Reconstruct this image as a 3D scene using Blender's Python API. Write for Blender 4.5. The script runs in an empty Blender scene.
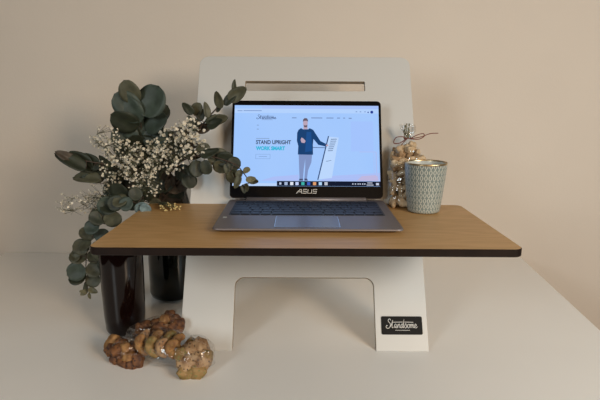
import bpy, bmesh, math, random
from mathutils import Vector, Matrix, Quaternion
rnd = random.Random(7)
PI = math.pi
sc = bpy.context.scene
C = sc.collection

# ---------------------------------------------------------------- camera
F_PX = 503.44
CAM = Vector((0, 0, .48962))
RX = Vector((0.999985, -0.000522, 0.005535)); UP = Vector((-0.005314, 0.20277, 0.979212)); FW = Vector((0.001634, 0.979226, -0.202764))
UP = (UP - RX*UP.dot(RX)).normalized(); FW = UP.cross(RX).normalized()
cd = bpy.data.cameras.new('camera'); cam = bpy.data.objects.new('camera', cd); C.objects.link(cam)
cd.sensor_width = 36; cd.lens = F_PX/600*36; cd.clip_start = .02
M = Matrix.Identity(4)
for i in range(3):
    M[i][0] = RX[i]; M[i][1] = UP[i]; M[i][2] = -FW[i]; M[i][3] = CAM[i]
cam.matrix_world = M
sc.camera = cam

# ---------------------------------------------------------------- light and exposure
w = bpy.data.worlds.new('world'); sc.world = w; w.use_nodes = True
w.node_tree.nodes['Background'].inputs[0].default_value = (1.0, .86, .72, 1)
w.node_tree.nodes['Background'].inputs[1].default_value = .02
sc.view_settings.view_transform = 'Standard'; sc.view_settings.look = 'None'
sc.view_settings.exposure = 0; sc.view_settings.gamma = 1; sc.view_settings.use_curve_mapping = False
def area(name, loc, aim, sx, sy, power, col):
    l = bpy.data.lights.new(name, 'AREA'); l.shape = 'RECTANGLE'; l.size = sx; l.size_y = sy; l.energy = power; l.color = col
    o = bpy.data.objects.new(name, l); C.objects.link(o); o.location = loc
    o.rotation_euler = (Vector(aim)-Vector(loc)).to_track_quat('-Z', 'Y').to_euler()
    return o
area('cool_window_light', (-1.25, -.95, .95), (0, 1.2, .2), .5, .8, 15.5, (.86, .94, .97))
area('warm_room_light', (1.35, -1.0, .95), (.15, 1.2, .2), .5, .7, 32, (1.0, .76, .53))
area('side_fill_light', (1.35, -.25, .95), (.6, .7, 0), .6, .6, 11, (.60, .84, 1.0))  # added cool fill to brighten the right and front of the table, no window there
area('overhead_fill_light', (.3, -1.2, 1.9), (.2, .5, 0), 1.4, .6, 7, (1.0, .66, .35))  # added weak warm fill from high in front, balances brightness, no lamp known

# ---------------------------------------------------------------- helpers
def at(u, v, y):
    """world point seen at (u, v) of the frame at depth y in the room"""
    d = RX*((u-300)/F_PX) - UP*((v-200)/F_PX) + FW
    return CAM + d*(y/d.y)

def nt(name):
    m = bpy.data.materials.new(name); m.use_nodes = True
    n = m.node_tree; b = n.nodes['Principled BSDF']
    return m, n, b
def lnk(n, a, b): n.links.new(a, b)
def mat(name, col, rough=.5, metal=0, noise=0, nscale=20, bump=0, bscale=60, spec=None, coat=0):
    m, n, b = nt(name)
    b.inputs['Base Color'].default_value = (*col, 1); b.inputs['Roughness'].default_value = rough; b.inputs['Metallic'].default_value = metal
    if spec is not None: b.inputs['Specular IOR Level'].default_value = spec
    if coat: b.inputs['Coat Weight'].default_value = coat
    if noise or bump: tc = n.nodes.new('ShaderNodeTexCoord')
    if noise:
        t = n.nodes.new('ShaderNodeTexNoise'); t.inputs['Scale'].default_value = nscale; t.inputs['Detail'].default_value = 4
        lnk(n, tc.outputs['Object'], t.inputs['Vector'])
        r = n.nodes.new('ShaderNodeValToRGB')
        r.color_ramp.elements[0].position = .3; r.color_ramp.elements[1].position = .7
        r.color_ramp.elements[0].color = (*[c*(1-noise) for c in col], 1); r.color_ramp.elements[1].color = (*[min(1, c*(1+noise)) for c in col], 1)
        lnk(n, t.outputs['Fac'], r.inputs[0]); lnk(n, r.outputs[0], b.inputs['Base Color'])
    if bump:
        t = n.nodes.new('ShaderNodeTexNoise'); t.inputs['Scale'].default_value = bscale; lnk(n, tc.outputs['Object'], t.inputs['Vector'])
        bp = n.nodes.new('ShaderNodeBump'); bp.inputs['Strength'].default_value = bump; bp.inputs['Distance'].default_value = .002
        lnk(n, t.outputs['Fac'], bp.inputs['Height']); lnk(n, bp.outputs[0], b.inputs['Normal'])
    return m
def glow(name, col, s=1.0):
    m = bpy.data.materials.new(name); m.use_nodes = True; n = m.node_tree; n.nodes.clear()
    e = n.nodes.new('ShaderNodeEmission'); e.inputs[0].default_value = (*col, 1); e.inputs[1].default_value = s
    o = n.nodes.new('ShaderNodeOutputMaterial'); lnk(n, e.outputs[0], o.inputs[0])
    return m
def tag(o, label=None, cat=None, group=None, kind=None):
    if label: o['label'] = label
    if cat: o['category'] = cat
    if group: o['group'] = group
    if kind: o['kind'] = kind
    return o
def thing(name, loc, label, cat, group=None, rz=0):
    o = bpy.data.objects.new(name, None); C.objects.link(o); o.location = loc; o.rotation_euler = (0, 0, rz); o.empty_display_size = .02
    return tag(o, label, cat, group)
def obj(name, bm, m, parent=None, smooth=False, keep=False):
    """one mesh object; vertices given in the parent's frame"""
    me = bpy.data.meshes.new(name)
    bmesh.ops.recalc_face_normals(bm, faces=bm.faces) if not keep else None
    bm.to_mesh(me); bm.free()
    for x in (m if isinstance(m, (list, tuple)) else [m]): me.materials.append(x)
    if smooth:
        for p in me.polygons: p.use_smooth = True
    o = bpy.data.objects.new(name, me); C.objects.link(o)
    if parent: o.parent = parent
    return o
def box(bm, x0, x1, y0, y1, z0, z1, bev=0, seg=2, mtx=None):
    r = bmesh.ops.create_cube(bm, size=1, matrix=Matrix.Translation(((x0+x1)/2, (y0+y1)/2, (z0+z1)/2)) @ Matrix.Diagonal((x1-x0, y1-y0, z1-z0, 1)))
    vs = r['verts']
    if bev:
        es = list({e for v in vs for e in v.link_edges})
        q = bmesh.ops.bevel(bm, geom=es, offset=bev, segments=seg, affect='EDGES', profile=.5)
        vs = [v for v in q['verts']] + [v for v in vs if v.is_valid]
        vs = list(set(vs))
    if mtx: bmesh.ops.transform(bm, matrix=mtx, verts=vs)
    return vs
def rrect(x0, x1, y0, y1, r, n=8):
    pts = []
    for cx, cy, a0 in ((x1-r, y1-r, 0), (x0+r, y1-r, 90), (x0+r, y0+r, 180), (x1-r, y0+r, 270)):
        for i in range(n+1):
            a = math.radians(a0+90*i/n); pts.append((cx+r*math.cos(a), cy+r*math.sin(a)))
    return pts
def slab(bm, pts, z0, z1, bev=0, midx=None):
    """extruded outline with a softened rim; midx = (top, side, bottom) material indices"""
    n = len(pts)
    cx = sum(p[0] for p in pts)/n; cy = sum(p[1] for p in pts)/n
    def ring(z, ins):
        out = []
        for i, (x, y) in enumerate(pts):
            a = Vector(pts[i-1]); b = Vector(pts[(i+1) % n]); d = (b-a); d = Vector((-d.y, d.x)).normalized()
            out.append(bm.verts.new((x+d.x*ins, y+d.y*ins, z)))
        return out
    rs = [ring(z0, bev), ring(z0+bev, 0), ring(z1-bev, 0), ring(z1, bev)] if bev else [ring(z0, 0), ring(z1, 0)]
    for a, b in zip(rs, rs[1:]):
        for i in range(n):
            f = bm.faces.new((a[i], a[(i+1) % n], b[(i+1) % n], b[i]))
            if midx: f.material_index = midx[1]
    f = bm.faces.new(rs[-1]); g = bm.faces.new(rs[0][::-1])
    if midx: f.material_index = midx[0]; g.material_index = midx[2]
def lathe(bm, prof, n=48, loc=(0, 0, 0)):
    rings = []
    for r, z in prof:
        if r <= 1e-6: rings.append([bm.verts.new((loc[0], loc[1], loc[2]+z))])
        else: rings.append([bm.verts.new((loc[0]+r*math.cos(2*PI*i/n), loc[1]+r*math.sin(2*PI*i/n), loc[2]+z)) for i in range(n)])
    for a, b in zip(rings, rings[1:]):
        for i in range(n):
            j = (i+1) % n
            if len(a) == 1 and len(b) > 1: bm.faces.new((a[0], b[j], b[i]))
            elif len(b) == 1 and len(a) > 1: bm.faces.new((a[i], a[j], b[0]))
            elif len(a) > 1: bm.faces.new((a[i], a[j], b[j], b[i]))
def crom(pts, k=6):
    """smooth curve through points"""
    pts = [Vector(p) for p in pts]
    if len(pts) < 3: return pts
    P = [pts[0]*2-pts[1]] + pts + [pts[-1]*2-pts[-2]]
    out = []
    for i in range(1, len(P)-2):
        a, b, c, d = P[i-1:i+3]
        for j in range(k):
            t = j/k
            out.append(.5*((2*b)+(c-a)*t+(2*a-5*b+4*c-d)*t*t+(3*b-a-3*c+d)*t**3))
    out.append(P[-2]); return out
def tube(bm, pts, r0, r1=None, n=6, mi=0):
    r1 = r0 if r1 is None else r1
    pts = [Vector(p) for p in pts]; rings = []
    nrm = None
    for i, p in enumerate(pts):
        d = (pts[min(i+1, len(pts)-1)]-pts[max(i-1, 0)])
        if d.length < 1e-9: d = Vector((0, 0, 1))
        d.normalize()
        if nrm is None: nrm = d.orthogonal().normalized()
        nrm = (nrm - d*nrm.dot(d)); nrm = nrm.normalized() if nrm.length > 1e-6 else d.orthogonal().normalized()
        b = d.cross(nrm); r = r0+(r1-r0)*i/max(1, len(pts)-1)
        rings.append([bm.verts.new(p+(nrm*math.cos(2*PI*k/n)+b*math.sin(2*PI*k/n))*r) for k in range(n)])
    for a, b in zip(rings, rings[1:]):
        for k in range(n): bm.faces.new((a[k], a[(k+1) % n], b[(k+1) % n], b[k])).material_index = mi
    bm.faces.new(rings[0][::-1]).material_index = mi; bm.faces.new(rings[-1]).material_index = mi
def ribbon(bm, pts, wd, th=.0):
    """flat stroke in the xy plane"""
    pts = [Vector((p[0], p[1], 0)) for p in pts]; prev = None
    for i, p in enumerate(pts):
        d = pts[min(i+1, len(pts)-1)]-pts[max(i-1, 0)]
        d = d.normalized() if d.length > 1e-9 else Vector((1, 0, 0))
        s = Vector((-d.y, d.x, 0))*wd/2
        a, b = bm.verts.new(p+s), bm.verts.new(p-s)
        if prev: bm.faces.new((prev[0], prev[1], b, a))
        prev = (a, b)
def flatpoly(bm, pts, z=0):
    f = bm.faces.new([bm.verts.new((x, y, z)) for x, y in pts])
    if f.normal.z < 0: f.normal_flip()

# ---------------------------------------------------------------- setting
m_wall = mat('wall_paint', (.69, .62, .54), .85, noise=.02, nscale=3, bump=.15, bscale=180)
m_floor = mat('floor_wood', (.30, .2, .12), .5, noise=.2, nscale=6)
m_lam = mat('white_laminate', (.90, .88, .84), .30, noise=.012, nscale=4, bump=.02, bscale=300)
YW = 1.5242
bm = bmesh.new(); box(bm, -3, 3, YW, YW+.1, -.74, 1.9); tag(obj('wall_back', bm, m_wall), kind='structure')
bm = bmesh.new(); box(bm, -3, 3, -2.4, YW+.1, -.79, -.74); tag(obj('floor', bm, m_floor), kind='structure')

tb = thing('table', (0, 0, -.74), 'wide white table against the wall carrying everything in the picture', 'table')
e = math.sin(-.0879); c = math.cos(.0879)
XL, XR = -.925, .6933
T = 1.15
pts = [(XR, YW-.002), (XL, YW-.002), (XL-.04, YW-T), (XR+e*T, YW-c*T)]
bm = bmesh.new(); slab(bm, pts, .74-.03, .74, .0012); obj('tabletop', bm, m_lam, tb)
for x, y in ((XL+.05, YW-.07), (XR-.06, YW-.07), (XL+.04, YW-T+.07), (XR-.16, YW-T+.09)):
    bm = bmesh.new(); box(bm, x-.025, x+.025, y-.025, y+.025, 0, .71, .003); obj('leg', bm, m_lam, tb)

# ---------------------------------------------------------------- desk riser
def wood(name, c1, c2):
    m, n, b = nt(name); tc = n.nodes.new('ShaderNodeTexCoord')
    mp = n.nodes.new('ShaderNodeMapping'); mp.inputs['Scale'].default_value = (3, 14, 14); mp.inputs['Location'].default_value = (.3, .1, 0)
    lnk(n, tc.outputs['Object'], mp.inputs[0])
    no = n.nodes.new('ShaderNodeTexNoise'); no.inputs['Scale'].default_value = 1.1; no.inputs['Detail'].default_value = 2
    lnk(n, mp.outputs[0], no.inputs['Vector'])
    mu = n.nodes.new('ShaderNodeMath'); mu.operation = 'MULTIPLY'; mu.inputs[1].default_value = 9; lnk(n, no.outputs[0], mu.inputs[0])
    fr = n.nodes.new('ShaderNodeMath'); fr.operation = 'PINGPONG'; fr.inputs[1].default_value = .5; lnk(n, mu.outputs[0], fr.inputs[0])
    mp2 = n.nodes.new('ShaderNodeMapping'); mp2.inputs['Scale'].default_value = (8, 160, 160); lnk(n, tc.outputs['Object'], mp2.inputs[0])
    n2 = n.nodes.new('ShaderNodeTexNoise'); n2.inputs['Scale'].default_value = 2; n2.inputs['Detail'].default_value = 5; lnk(n, mp2.outputs[0], n2.inputs['Vector'])
    ad = n.nodes.new('ShaderNodeMath'); ad.operation = 'ADD'; lnk(n, fr.outputs[0], ad.inputs[0]); lnk(n, n2.outputs[0], ad.inputs[1])
    r = n.nodes.new('ShaderNodeValToRGB'); r.color_ramp.elements[0].position = .35; r.color_ramp.elements[1].position = 1.0
    r.color_ramp.elements[0].color = (*c1, 1); r.color_ramp.elements[1].color = (*c2, 1)
    lnk(n, ad.outputs[0], r.inputs[0]); lnk(n, r.outputs[0], b.inputs['Base Color']); b.inputs['Roughness'].default_value = .42
    return m
m_oak = wood('oak_veneer', (.46, .255, .085), (.56, .33, .13))
m_edge = mat('dark_edge', (.012, .006, .004), .5, noise=.3, nscale=40, spec=.25)
m_white = mat('white_panel', (.62, .62, .60), .42, bump=.03, bscale=400)
m_cut = mat('panel_cut_edge', (.30, .235, .165), .6, noise=.15, nscale=60)
LEAN = .5004; XP, YF = .0115, .9064; PW = .4896/2; PT = .66; TH = .012
YS, DS, HS, XS, WS = .7313, .3189, .2631, .0110, .6650
rz = thing('desk_riser', (XP, YF, 0), 'white slanted desk riser with oak shelf and arched foot standing on the table', 'desk riser')
def curve2d(splines, ext, bev, name):
    cu = bpy.data.curves.new(name, 'CURVE'); cu.dimensions = '2D'; cu.fill_mode = 'BOTH'; cu.extrude = ext; cu.bevel_depth = bev; cu.bevel_resolution = 1; cu.offset = -bev
    for pts in splines:
        s = cu.splines.new('POLY'); s.points.add(len(pts)-1); s.use_cyclic_u = True
        for p, q in zip(s.points, pts): p.co = (q[0], q[1], 0, 1)
    o = bpy.data.objects.new(name, cu); C.objects.link(o)
    bpy.context.view_layer.update()
    me = bpy.data.meshes.new_from_object(o.evaluated_get(bpy.context.evaluated_depsgraph_get()))
    bpy.data.objects.remove(o); return me
# outline in panel plane (a, t)
AW = PW-.1035; AT = .1435
def arc(cx, cy, r, a0, a1, n=8): return [(cx+r*math.cos(math.radians(a0+(a1-a0)*i/n)), cy+r*math.sin(math.radians(a0+(a1-a0)*i/n))) for i in range(n+1)]
out = [(-PW, 0), (-AW, 0)] + arc(-AW+.018, AT-.018, .018, 180, 90) + arc(AW-.018, AT-.018, .018, 90, 0) + [(AW, 0), (PW, 0)] \
    + arc(PW-.022, PT-.022, .022, 0, 90) + arc(-PW+.022, PT-.022, .022, 90, 180)
slot = rrect(-.137, .138, .5705, .5955, .002, 3)
me = curve2d([out, slot], TH/2-.0008, .0008, 'back_panel')
# plane: local x->a, local y->t(up, leaning back), local z-> normal towards viewer
N = Vector((0, -math.cos(LEAN), math.sin(LEAN))); Tt = Vector((0, math.sin(LEAN), math.cos(LEAN)))
PM = Matrix(((1, 0, 0, 0), (0, Tt.y, N.y, 0), (0, Tt.z, N.z, 0), (0, 0, 0, 1)))
me.materials.clear(); me.materials.append(m_white); me.materials.append(m_cut)
for p in me.polygons: p.material_index = 0 if abs(p.normal.z) > .9 else 1
me.transform(PM @ Matrix.Translation((0, 0, -TH/2)))
o = bpy.data.objects.new('back_panel', me); C.objects.link(o); o.parent = rz
bm = bmesh.new()
slab(bm, rrect(XS-WS/2-XP, XS+WS/2-XP, YS-YF, YS+DS-YF, .016, 8), HS-.0125, HS, .001, (0, 1, 1))
o = obj('shelf', bm, [m_oak, m_edge], rz); o['label'] = 'oak veneered shelf with a dark edge'
# badge
m_black = mat('badge_black', (.005, .005, .005), .6, spec=.2)
m_silver = mat('badge_lettering', (.62, .62, .60), .35)
bm = bmesh.new(); slab(bm, rrect(.153, .2345, .0315, .067, .003, 4), 0.0002, .0014, .0003)
badge = obj('logo_plate', bm, m_black, rz); badge.data.transform(PM); badge['label'] = 'small black rectangular plate with silver lettering'
SCRIPT = [
 [(1.55, 1.95), (1.25, 2.35), (.75, 2.2), (.7, 1.7), (1.15, 1.3), (1.35, .75), (1.0, .1), (.35, -.15), (-.1, .2), (.1, .65), (.45, .5)],
 [(1.2, .2), (1.7, .9), (2.15, 2.1), (1.85, .5), (1.95, .02), (2.3, .15)],
 [(3.25, .9), (2.95, 1.02), (2.62, .5), (2.82, .02), (3.15, .5), (3.3, 1.0), (3.2, .2), (3.45, .05), (3.8, .9)],
 [(3.8, 1.0), (3.75, 0)], [(3.77, .3), (4.05, .9), (4.35, .95), (4.35, .15), (4.6, .08), (4.9, .6)],
 [(5.45, .9), (5.1, 1.02), (4.75, .5), (4.95, .02), (5.35, .4), (5.85, 2.3), (5.5, .3), (5.65, .05), (5.95, .4), (6.35, 1.15), (6.65, .35), (6.35, -.02), (6.0, .1)],
 [(6.65, .2), (7.0, .7)], [(7.3, 1.0), (6.95, .75), (7.0, .12), (7.4, .05), (7.65, .6), (7.35, 1.0), (7.6, .85), (7.9, .95)],
 [(8.0, 1.0), (7.95, 0)], [(7.97, .3), (8.2, .95), (8.4, .85), (8.38, 0)], [(8.4, .3), (8.65, .95), (8.85, .85), (8.85, .15), (9.1, .1), (9.3, .4)],
 [(9.3, .4), (9.8, .6), (9.7, 1.0), (9.35, .85), (9.3, .2), (9.7, 0), (10.2, .35)],
 [(2.0, 1.5), (5.4, 1.55)], [(5.95, 1.55), (8.9, 1.5)]]
bm = bmesh.new()
for st in SCRIPT: ribbon(bm, [((x*.00605+.0005), y*.0073) for x, y in [(p.x, p.y) for p in crom([(a, b, 0) for a, b in st], 5)]], .0011)
for i in range(14): flatpoly(bm, [(.018+i*.0021, -.0052), (.018+i*.0021+.0014, -.0052), (.018+i*.0021+.0014, -.0040), (.018+i*.0021, -.0040)])
lt = obj('lettering', bm, m_silver, badge, keep=True); lt.data.transform(PM @ Matrix.Translation((.1625, .0445, .0017)))

# ---------------------------------------------------------------- laptop
m_al = mat('laptop_shell', (.19, .165, .165), .42, metal=.35, bump=.02, bscale=600)
m_bezel = mat('bezel_black', (.003, .003, .004), .3, spec=.08)
m_key = mat('key_blue_black', (.010, .013, .022), .45)
m_well = mat('keyboard_well', (.055, .058, .07), .5, metal=.3)
m_chrome = mat('polished_metal', (.75, .74, .72), .22, metal=1)
m_pad = mat('touchpad', (.19, .18, .20), .30, metal=.35)
LX, LY = .0151, .8115
lap = thing('laptop', (LX, LY, HS), 'open grey laptop with a lit screen standing on the oak shelf', 'laptop')
LW, LD = .323/2, .2255
bm = bmesh.new(); ol = rrect(-LW, LW, 0, LD, .011, 6)
n = len(ol)
lev = []
for z, ins in ((.0012, .012), (.006, .001), (.0105, 0), (.0125, .0008), (.013, .0022)):
    ring = []
    for x, y in ol:
        k = (LW-ins)/LW; k2 = (LD/2-ins)/(LD/2)
        zz = z - (.004*(1-y/LD) if z > .006 else 0)
        ring.append(bm.verts.new((x*k, (y-LD/2)*k2+LD/2, zz)))
    lev.append(ring)
for a, b in zip(lev, lev[1:]):
    for i in range(n): bm.faces.new((a[i], a[(i+1) % n], b[(i+1) % n], b[i]))
bm.faces.new(lev[-1]); bm.faces.new(lev[0][::-1])
obj('base', bm, m_al, lap)
TL = math.atan2(.004, LD)    # deck slope
def deckm(): return Matrix.Translation((0, 0, .009)) @ Matrix.Rotation(TL, 4, 'X')
DM = deckm()
# keyboard : rows from the front
KY0, KY1 = .093, .203; KX0, KX1 = -.143, .142
bm = bmesh.new(); slab(bm, rrect(KX0-.002, KX1+.002, KY0-.002, KY1+.002, .003, 3), -.0003, .0004)
kb = obj('keyboard', bm, m_well, lap); kb.data.transform(DM); kb['label'] = 'blue-black keyboard'
rows = [[1, 1, 1, 1.1, 5.2, 1.1, 1, 1, 1, 1, .9], [2.0]+[1]*10+[2.6], [1.7]+[1]*11+[1.9], [1.4]+[1]*12+[1.2], [.9]+[1]*12+[1.8], [.95]*15]
RH = (KY1-KY0)/6
for ri, r in enumerate(rows):
    tot = sum(r); x = KX0; y0 = KY0+ri*RH
    for wd in r:
        kw = wd/tot*(KX1-KX0)
        bm = bmesh.new(); box(bm, x+.0013, x+kw-.0013, y0+.0013, y0+RH-.0013, .0004, .0018, .0005, 1)
        k = obj('key', bm, m_key, kb); k.data.transform(DM); x += kw
# touchpad with bright rim
bm = bmesh.new(); slab(bm, rrect(-.0565, .0545, .006+.004, .084, .003, 3), .0001, .0005)
tp = obj('touchpad', bm, m_pad, lap); tp.data.transform(DM)
bm = bmesh.new()
ring = rrect(-.057, .055, .0095, .0845, .003, 4); r2 = rrect(-.0563, .0543, .0102, .0838, .0025, 4)
vo = [bm.verts.new((x, y, .0007)) for x, y in ring]; vi = [bm.verts.new((x, y, .0007)) for x, y in r2]
for i in range(len(ring)): bm.faces.new((vo[i], vo[(i+1) % len(ring)], vi[(i+1) % len(ring)], vi[i]))
rim = obj('rim', bm, m_chrome, tp, keep=True); rim.data.transform(DM)
bm = bmesh.new(); box(bm, -.153, -.146, .073, .078, .0, .0004); s = obj('sticker', bm, mat('pale_sticker', (.42, .43, .42), .5), lap); s.data.transform(DM)
# hinge
bm = bmesh.new(); tube(bm, [(-.125, LD-.004, .0135), (.125, LD-.004, .0135)], .005, n=12); obj('hinge', bm, m_al, lap, True)
# lid
LA = .3894
lid_m = Matrix.Translation((0, LD-.003, .014)) @ Matrix(((1, 0, 0, 0), (0, math.sin(LA), -math.cos(LA), 0), (0, math.cos(LA), math.sin(LA), 0), (0, 0, 0, 1)))
LH = .2185
bm = bmesh.new(); slab(bm, rrect(-LW, LW, .002, LH, .009, 6), -.0055, -.0008, .0008)
lid = obj('lid', bm, m_al, lap); lid.data.transform(lid_m)
bm = bmesh.new(); slab(bm, rrect(-LW+.0006, LW-.0006, .0026, LH-.0006, .0085, 6), -.0008, .0004, .0002)
bz = obj('bezel', bm, m_bezel, lid); bz.data.transform(lid_m)
SX0, SX1, SY0, SY1 = -.1558, .1558, .0280, .2070
# map photograph-measured coordinates of the display onto the lid
def S(px, py): return (SX0+(px-235.2)/(377.7-235.2)*(SX1-SX0), SY1-(py-106.2)/(186.0-106.2)*(SY1-SY0))
def scr_mat():
    m = bpy.data.materials.new('lit_display'); m.use_nodes = True; n = m.node_tree; n.nodes.clear()
    tc = n.nodes.new('ShaderNodeTexCoord'); mp = n.nodes.new('ShaderNodeTexNoise'); mp.inputs['Scale'].default_value = 5
    lnk(n, tc.outputs['Object'], mp.inputs['Vector'])
    r = n.nodes.new('ShaderNodeValToRGB'); r.color_ramp.elements[0].color = (.33, .55, .98, 1); r.color_ramp.elements[1].color = (.37, .58, .98, 1)
    r.color_ramp.elements[0].position = .35; r.color_ramp.elements[1].position = .65
    lnk(n, mp.outputs[0], r.inputs[0]); e = n.nodes.new('ShaderNodeEmission'); lnk(n, r.outputs[0], e.inputs[0]); e.inputs[1].default_value = 1.0
    o = n.nodes.new('ShaderNodeOutputMaterial'); lnk(n, e.outputs[0], o.inputs[0]); return m
bm = bmesh.new(); slab(bm, [(SX0, SY0), (SX1, SY0), (SX1, SY1), (SX0, SY1)], .0002, .0006)
scr = obj('screen', bm, scr_mat(), lap); scr.data.transform(lid_m); scr['label'] = 'lit pale blue screen showing a web page'
layer = [0.00075]
def paint(name, shapes, col, s=1.0, strokes=(), label=None):
    bm = bmesh.new()
    for p in shapes: flatpoly(bm, [S(*q) for q in p])
    for pts, wd in strokes: ribbon(bm, [S(*q) for q in pts], wd*.00218)
    o = obj(name, bm, glow(name+'_light', col, s), scr, keep=True)
    o.data.transform(lid_m @ Matrix.Translation((0, 0, layer[0]))); layer[0] += .00006
    if label: o['label'] = label
    return o
def R(x0, y0, x1, y1): return [(x0, y1), (x1, y1), (x1, y0), (x0, y0)]
def El(cx, cy, rx, ry, n=16): return [(cx+rx*math.cos(2*PI*i/n), cy-ry*math.sin(2*PI*i/n)) for i in range(n)]
paint('side_glow_panel', [R(350, 122, 372, 152)], (.37, .55, .98))
paint('tab_strip', [R(262, 106.2, 377.7, 109.6)], (.38, .53, .95))
paint('address_bar', [R(235.2, 109.6, 377.7, 114)], (.45, .64, .98))
paint('toolbar_marks', [R(238, 111.4, 243, 112.3), R(244, 111.2, 262, 112.2)]+[R(x, 111.8, x+1.6, 112.8) for x in (355, 359, 363.5)], (.24, .36, .66))
paint('profile_icon', [El(371, 112.6, 1.5, 1.5), El(367.4, 112.8, .7, .7)], (.02, .05, .30))
paint('menu_text', [R(292, 118.3, 296.5, 119.3), R(311, 118.3, 322, 119.3), R(326, 118.3, 333, 119.3), R(336.5, 118.3, 339.5, 119.3), R(342.5, 118.3, 344.5, 119.3), R(348, 118.4, 351, 119.6)], (.20, .30, .55))
paint('page_footer', [R(235.2, 183.4, 278, 186)], (.50, .66, .95))
paint('warm_floor_band', [[(318, 181), (377.7, 181), (377.7, 173), (330, 176)], [(262, 181), (299, 181), (299, 175), (275, 177)]], (.41, .52, .92))
paint('warm_carpet', [[(355, 180.6), (376, 180.6), (375, 175), (360, 176)]], (.52, .48, .74))
paint('picture_frame', [], (.42, .53, .90), strokes=[([(358, 152.5), (374.5, 152.5)], .8), ([(374.3, 152.5), (374.3, 176)], 1.2), ([(372, 153), (372, 174)], .5)])
paint('small_text', [R(257, 139.3, 270, 140.0), R(257.5, 126, 259.5, 126.8), R(257.5, 130, 259.5, 130.8), R(262, 120.6, 273, 121.2)], (.24, .36, .62))
paint('button_outline', [], (.22, .36, .68), strokes=[([(257, 155.3), (271, 155.3)], .35), ([(257, 159.7), (271, 159.7)], .35), ([(257, 155.3), (257, 159.7)], .35), ([(271, 155.3), (271, 159.7)], .35), ([(260, 157.5), (268, 157.5)], .6)])
st = []
for q in SCRIPT: st.append(([(257.3+p.x*1.88, 120.0-p.y*1.75) for p in crom([(a, b, 0) for a, b in q], 4)], .42))
paint('page_logo', [], (.05, .08, .20), strokes=st, label='dark cursive page logo')
def text(name, s, x0, x1, ybase, ytop, col, bold=.0):
    cu = bpy.data.curves.new(name, 'FONT'); cu.body = s; cu.size = 1; cu.offset = bold
    o = bpy.data.objects.new(name, cu); C.objects.link(o); bpy.context.view_layer.update()
    me = bpy.data.meshes.new_from_object(o.evaluated_get(bpy.context.evaluated_depsgraph_get())); bpy.data.objects.remove(o)
    xs = [v.co.x for v in me.vertices]; ys = [v.co.y for v in me.vertices]
    a, b = S(x0, ybase), S(x1, ytop)
    sx = (b[0]-a[0])/(max(xs)-min(xs)); sy = (b[1]-a[1])/(max(ys)-min(ys))
    me.transform(Matrix.Translation((a[0], a[1], 0)) @ Matrix.Diagonal((sx, sy, 1, 1)) @ Matrix.Translation((-min(xs), -min(ys), 0)))
    me.transform(lid_m @ Matrix.Translation((0, 0, layer[0]))); layer[0] += .00005
    me.materials.clear(); me.materials.append(glow(name+'_light', col))
    o = bpy.data.objects.new(name, me); C.objects.link(o); o.parent = scr; return o
text('headline', 'STAND UPRIGHT', 257, 291.3, 145.4, 141.3, (.05, .08, .17), .035)
text('headline', 'WORK SMART', 257, 285.5, 151.4, 147.4, (.02, .47, .70), .05)
# picture of a man holding a stand
paint('pictured_stand', [[(328.2, 137.5), (338, 138.5), (331, 178), (318.2, 179.6)]], (.50, .68, .98))
paint('pictured_stand_edge', [], (.04, .08, .20), strokes=[([(328, 137), (317.4, 180)], 1.1), ([(312.5, 148.4), (325.5, 148.6)], .6)]+[([(330.2-.5*i, 140.2+1.9*i), (336.2-.7*i, 140.0+1.9*i)], .6) for i in range(7)]+[([(325.5, 162), (330.5, 161)], .4)])
paint('pictured_trousers', [[(298.8, 154), (312, 154), (311.2, 163), (308, 171), (306.8, 180), (304.4, 180), (305.2, 168), (305.2, 160), (303.8, 170), (303, 180), (299.8, 180), (299.3, 168)]], (.22, .30, .55))
paint('pictured_shoes', [[(299.6, 179), (303.2, 179), (303.2, 180.8), (299.2, 180.8)], [(304.4, 178.8), (307, 178.8), (308, 180.8), (304.4, 180.8)]], (.07, .08, .16))
paint('pictured_sweater', [[(301, 129.2), (303, 130.4), (308, 130.4), (309.5, 129.2), (313, 131), (316.5, 136.5), (320, 142), (326, 145), (325.2, 147.4), (318, 145.8), (313.2, 140), (312.6, 146), (312.8, 155.6), (298, 155.4), (298.4, 147), (297, 142), (297.2, 134), (298.5, 131)]], (.012, .055, .17))
paint('pictured_sweater_sheen', [[(306.5, 133), (311, 133), (311.8, 152), (305, 153)]], (.014, .08, .27))
paint('pictured_skin', [El(305.3, 124.5, 2.3, 3.6), [(303.4, 127), (307.4, 127), (307.4, 130.3), (303.4, 130.3)], [(301.6, 138.5), (303.2, 139.5), (305.6, 142), (304.4, 144.2), (301.4, 143.6), (300.6, 141)], El(326.6, 146.3, 1.3, 1)], (.50, .38, .48))
paint('pictured_hair', [[(302.8, 123.4), (303.0, 120.6), (304.4, 119.2), (306.6, 119.3), (307.8, 120.8), (307.8, 123.2), (306.8, 121.8), (303.9, 121.9)], [(303.4, 125.8), (304.5, 126.5), (306.4, 126.5), (307.4, 125.8), (306.8, 128.4), (304.2, 128.4)]], (.13, .10, .14))
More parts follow.
